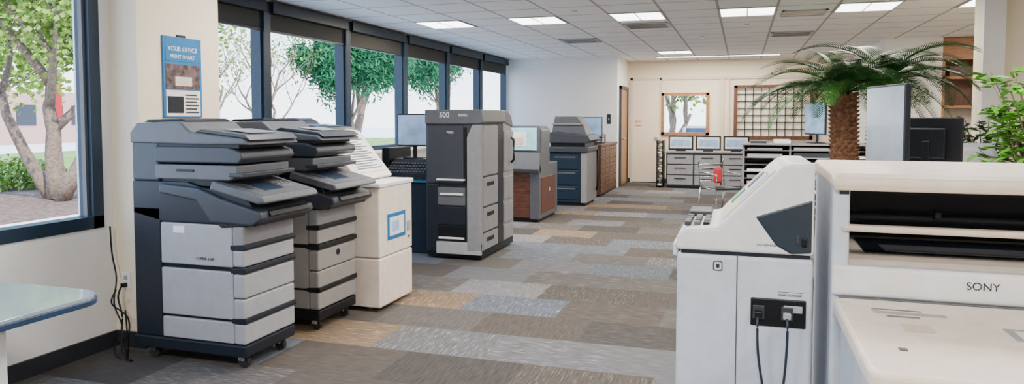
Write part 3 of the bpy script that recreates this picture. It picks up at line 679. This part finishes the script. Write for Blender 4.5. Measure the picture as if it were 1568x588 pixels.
# ------------------------------------------------------------------ left table corner
g = G("side_table", (0, 0, 0))
prism(g, "table_top", rrect(-3.70, 1.0, -2.42, 2.24, .12, 8), 'z', .735, .75, 'table', .002)
prism(g, "table_edge_band", rrect(-3.705, .995, -2.415, 2.245, .12, 8), 'z', .712, .736, 'tableedge', .004)
box(g, "leg_panel", (-2.78, 1.3, .03), (-2.64, 1.98, .712), 'white', .01)
box(g, "leg_panel_far", (-3.56, 1.3, .03), (-3.46, 1.98, .712), 'white', .01)
box(g, "leg_foot", (-2.80, 1.25, 0), (-2.60, 2.03, .03), 'lgrey', .006)
box(g, "leg_foot_far", (-3.58, 1.25, 0), (-3.42, 2.03, .03), 'lgrey', .006)

# ------------------------------------------------------------------ palms
def palm(name, loc, h, nf, fl, r0=.12, lean=(0, 0)):
    g = G(name, loc)
    prism(g, "planter", [(math.cos(a*math.pi/10)*.15, math.sin(a*math.pi/10)*.15) for a in range(20)], 'z', 0, .42, 'terracotta', .01)
    cyl(g, "soil", (0, 0, .42), .135, .02, 'z', 'soil')
    top = Vector((lean[0], lean[1], h))
    v, f = sweepdata([(0, 0, .4), (lean[0]*.5, lean[1]*.5, h*.55), tuple(top)], [r0*.85, r0*.8, r0*.75], 14)
    V, F = list(v), list(f)
    n = int((h-.4)/.04)
    for i in range(n):
        z = .45+i*.04; t = (z-.4)/(h-.4)
        for j in range(12):
            a = 2*math.pi*(j+.5*(i % 2))/12
            c0 = Vector((lean[0]*t, lean[1]*t, z)); u = Vector((math.cos(a), math.sin(a), 0)); s_ = Vector((-u.y, u.x, 0))
            b0 = c0+u*r0*.72
            k = len(V); V += [b0+s_*.027, b0-s_*.027, b0+Vector((0, 0, .04)), b0-Vector((0, 0, .02)), b0+u*.045+Vector((0, 0, .03))]
            F += [(k, k+2, k+4), (k+2, k+1, k+4), (k+1, k+3, k+4), (k+3, k, k+4)]
    mk("trunk", V, F, 'trunk', g)
    for ci, mm in enumerate(('palm', 'palm2')):
        V, F = [], []
        for q in range(nf):
            if (q % 3 == 0) != (ci == 1): continue
            az = q*2.399+random.uniform(-.15, .15); el = math.radians((64, 52, 43, 34, 27)[q*5//nf]+random.uniform(-6, 6))
            L_ = fl*random.uniform(.88, 1.1)
            if math.sin(az) < -.75: L_ *= .8
            hd = Vector((math.cos(az), math.sin(az), 0)); sd = Vector((-hd.y, hd.x, 0))
            pts = []; p_ = top.copy(); ang = el; n_ = 44
            for i in range(n_+1):
                pts.append(p_.copy()); p_ = p_+(hd*math.cos(ang)+Vector((0, 0, math.sin(ang))))*(L_/n_); ang -= math.radians(2.1)
            rv, rf = sweepdata(pts[::4], [.008*(1-.85*i/11) for i in range(len(pts[::4]))], 4)
            k = len(V); V += rv; F += [tuple(i+k for i in t) for t in rf]
            for i in range(7, n_+1):
                t = i/n_; ll = fl*.20*math.sin(math.pi*min(1, .16+t*.82))**.7+.012
                P = pts[i]; d_ = (pts[i]-pts[i-1]).normalized(); up = sd.cross(d_)
                if up.z < 0: up = -up
                for sg in (-1, 1):
                    dirn = (sd*sg*.8+d_*.65+up*.22).normalized()
                    mid = P+dirn*ll*.5; tip = P+dirn*ll-Vector((0, 0, .12*ll)); wv = d_*.0058
                    k = len(V); V += [P-wv, P+wv, mid+wv, tip, mid-wv]
                    F += [(k, k+1, k+2, k+4), (k+4, k+2, k+3)]
        mk("fronds_%d" % ci, V, F, mm, g)
palm("potted_sago_palm", (.95, 7.45, 0), 1.66, 34, 1.0, .135, (-.04, 0))
palm("potted_sago_palm", (1.25, 7.75, 0), 1.78, 32, .92, .135, (.06, 0))

# ------------------------------------------------------------------ leafy plants
def leaf(V, F, P, d_, n_, L_, wd):
    s_ = d_.cross(n_).normalized(); k = len(V)
    V += [P, P+d_*L_*.3+s_*wd*.8-n_*.0, P+d_*L_*.65+s_*wd*.75, P+d_*L_-n_*L_*.12, P+d_*L_*.65-s_*wd*.75, P+d_*L_*.3-s_*wd*.8, P+d_*L_*.35-n_*wd*.35, P+d_*L_*.68-n_*wd*.35]
    F += [(k, k+1, k+6), (k+1, k+2, k+7, k+6), (k+2, k+3, k+7), (k, k+6, k+5), (k+6, k+7, k+4, k+5), (k+7, k+3, k+4)]
def shrub(name, loc, z0, z1, rad, nb, nl, ls, m_):
    g = G(name, loc)
    prism(g, "planter", [(math.cos(a*math.pi/10)*.2, math.sin(a*math.pi/10)*.2) for a in range(20)], 'z', 0, .4, 'terracotta', .01)
    cyl(g, "soil", (0, 0, .4), .18, .02, 'z', 'soil')
    SV, SF, V, F = [], [], [], []
    for b_ in range(nb):
        az = b_*2.4+random.uniform(-.3, .3); rr = rad*random.uniform(.35, 1); ze = random.uniform(z0+.15, z1)
        pts = []
        for i in range(9):
            t = i/8; pts.append(Vector((math.cos(az)*rr*t**1.6, math.sin(az)*rr*t**1.6, .4+(ze-.4)*t-.06*t**4)))
        rv, rf = sweepdata(pts, [.010*(1-.75*i/8)+.001 for i in range(9)], 5); k = len(SV); SV += rv; SF += [tuple(i+k for i in t) for t in rf]
        for q in range(nl):
            t = random.uniform(0, 1)**.7; i = min(7, int((.35+.65*t)*8)); P = pts[i].lerp(pts[min(8, i+1)], random.random())
            if P.z < z0: continue
            a = random.uniform(0, 6.28); d_ = Vector((math.cos(a), math.sin(a), random.uniform(-.5, .5))).normalized()
            n_ = (Vector((random.uniform(-.4, .4), random.uniform(-.4, .4), 1))); n_ = (n_-d_*n_.dot(d_)).normalized()
            leaf(V, F, P+d_*.02, d_, n_, ls*random.uniform(.7, 1.2), ls*.27)
    mk("stems", SV, SF, 'bark', g, smooth=True); mk("leaves", V, F, m_, g)
shrub("potted_ficus", (1.90, 5.45, 0), 1.05, 1.96, .46, 40, 34, .11, 'ficus')
shrub("potted_shrub", (2.02, 7.2, 0), .9, 1.66, .28, 18, 28, .09, 'ficusd')

# ------------------------------------------------------------------ outdoors
boxes("ground_outside", [((-90, -40, -.35), (-5.0, 100, -.12)), ((-5.0, -40, -.35), (60, -3.3, -.12)), ((-5.0, 16.5, -.35), (60, 100, -.12)), ((-5.0, -3.3, -.35), (-3.98, 4.3, -.12))], 'concrete')
prism(None, "mulch_bed", rrect(-16.5, 1, -10.3, 15, 2), 'z', -.12, -.104, 'mulch', 0)
prism(None, "lawn_strip", rrect(-30.0, 15.5, -17, 50, 1), 'z', -.12, -.104, 'leafpale', 0)
def tree(name, loc, trunks, hz, cr, nleaf, ls, m_, needles=False):
    g = G(name, loc); V, F = [], []; tips = []
    def branch(P, d_, L_, r, dep):
        pts = [P.copy()]; q = P.copy(); dd = d_.copy()
        for i in range(5):
            dd = (dd+Vector((random.uniform(-.2, .2), random.uniform(-.2, .2), random.uniform(-.02, .16)))).normalized(); q = q+dd*L_/5; pts.append(q.copy())
        rv, rf = sweepdata(pts, [r*(1-.5*i/5) for i in range(6)], 7 if dep < 2 else 4); k = len(V); V.extend(rv); F.extend([tuple(i+k for i in t) for t in rf])
        tips.extend(pts[3:] if dep > 1 else [])
        if dep < 4:
            for _ in range(3 if dep < 3 else 2):
                a = random.uniform(0, 6.28); nd = (dd+Vector((math.cos(a), math.sin(a), random.uniform(-.3, .5)))*.75).normalized()
                branch(pts[random.choice((3, 4, 5))], nd, L_*.7, r*.5, dep+1)
    for t in trunks: branch(Vector((t[0], t[1], -.10)), Vector((t[2], t[3], 1)).normalized(), hz, t[4], 0)
    mk("trunk_and_branches", V, F, 'bark', g, smooth=True)
    LV, LF = [], []
    for _ in range(nleaf):
        P = random.choice(tips)+Vector([random.gauss(0, cr) for _ in range(3)])
        d_ = Vector([random.gauss(0, 1) for _ in range(3)]).normalized(); s_ = d_.orthogonal().normalized()
        wd = ls*(.12 if needles else .42); k = len(LV)
        LV += [P, P+d_*ls*.5+s_*wd, P+d_*ls, P+d_*ls*.5-s_*wd]; LF.append((k, k+1, k+2, k+3))
    if nleaf: mk("foliage", LV, LF, m_, g)
tree("shade_tree", (-12.4, 10.4, 0), ((0, 0, -.1, .1, .19), (.3, -.2, .35, .1, .15), (-.3, .1, -.5, -.1, .14)), 2.2, .35, 11000, .12, 'leafpale')
tree("shade_tree", (-18.5, 12.5, 0), ((0, 0, .1, .1, .16), (.2, 0, -.3, .3, .12)), 2.2, .4, 7000, .16, 'leafpale')
tree("bare_tree", (-14, 19, 0), ((0, 0, .1, 0, .12), (.2, 0, -.3, .3, .08)), 2.0, .2, 300, .1, 'leafpale')
tree("bare_tree", (-19, 22, 0), ((0, 0, 0, 0, .14),), 2.2, .25, 300, .1, 'leafpale')
tree("pine_tree", (-13.0, 22.5, 0), ((0, 0, .05, .05, .22), (.1, .1, .3, -.3, .12)), 2.1, .20, 24000, .24, 'pine', True)
tree("pine_tree", (-13.4, 31, 0), ((0, 0, .05, .05, .22), (.1, .1, .3, -.3, .12)), 2.4, .24, 14000, .28, 'pine', True)
tree("shade_tree", (-2.6, 27, 0), ((0, 0, .05, .05, .16), (.1, .1, .3, -.3, .12)), 1.9, .4, 4000, .18, 'leafpale')
g = G("parked_car", (-1.9, 23.5, -.12))
prism(g, "body", [(0, .25), (.1, .65), (.9, .78), (1.35, 1.25), (2.9, 1.28), (3.6, .85), (4.2, .78), (4.25, .3)], 'x', 0, 1.7, 'lgrey', .05, 3)
prism(g, "side_glass", [(1.05, .82), (1.42, 1.18), (2.85, 1.20), (3.4, .86)], 'x', -.01, 1.71, 'screen_dark', 0)
prism(g, "windscreen", [(.90, .80), (1.32, 1.22), (1.34, 1.22), (.94, .80)], 'x', .12, 1.58, 'screen_dark', 0)
for i, (x, y) in enumerate(((.05, .85), (1.65, .85), (.05, 3.4), (1.65, 3.4))): cyl(g, "wheel_%d" % i, (x, y, .32), .32, .2, 'x', 'rubber')
g = G("distant_building", (-46, 14, 0))
box(g, "main_block", (0, 16, -.12), (6, 26, 3.0), 'redbrick', 0); box(g, "white_block", (1, 2, -.12), (6, 15, 2.2), 'distwhite', 0)
boxes("windows", [((6, 17+i*1.8, 1), (6.05, 18.2+i*1.8, 2.2)) for i in range(5)], 'slate2', g)
g = G("street_banner", (-20.5, 17.0, 0)); cyl(g, "pole", (0, 0, 1.62), .05, 3.44, 'z', 'lgrey'); box(g, "banner_cloth", (-.02, .06, 1.2), (.02, .4, 2.8), 'red', 0)
V, F = [], []
for _ in range(2500):
    a = random.uniform(0, 6.28); r = random.random()**.5; P = Vector((-15.4+math.cos(a)*1.0*r, 11.9+math.sin(a)*1.2*r, random.uniform(-.02, .55*(1-r*r)+.05)))
    leaf(V, F, P, Vector([random.gauss(0, 1) for _ in range(3)]).normalized(), Vector((.1, .2, 1)).normalized(), .12, .03)
mk("garden_bush", V, F, 'leafpale')

# ------------------------------------------------------------------ light
wd = bpy.data.worlds.new("sky"); S.world = wd; wd.use_nodes = True
N = wd.node_tree.nodes; L = wd.node_tree.links; bg = N["Background"]
tc = N.new("ShaderNodeTexCoord"); sp = N.new("ShaderNodeSeparateXYZ"); L.new(tc.outputs["Generated"], sp.inputs[0])
rp = N.new("ShaderNodeValToRGB"); rp.color_ramp.elements[0].color = (.84, .92, 1, 1); rp.color_ramp.elements[0].position = 0
rp.color_ramp.elements[1].color = (.30, .56, 1, 1); rp.color_ramp.elements[1].position = .5
L.new(sp.outputs[2], rp.inputs[0]); L.new(rp.outputs[0], bg.inputs["Color"]); bg.inputs["Strength"].default_value = 5.0
sl = bpy.data.lights.new("sun", 'SUN'); sl.energy = 9; sl.angle = .01; sl.color = (1, .93, .80)
so = bpy.data.objects.new("sun", sl); C.objects.link(so)
so.rotation_euler = Vector((.62, -.35, .75)).to_track_quat('Z', 'Y').to_euler(); so.location = (10, 0, 20)

# ------------------------------------------------------------------ camera
cam = bpy.data.cameras.new("camera"); co = bpy.data.objects.new("camera", cam); C.objects.link(co)
cam.sensor_width = 36; cam.lens = 25.3; cam.shift_y = -.0358; cam.clip_end = 500
co.location = (0, 0, 1.45); co.rotation_euler = (math.radians(87), 0, math.radians(17.7))
S.camera = co
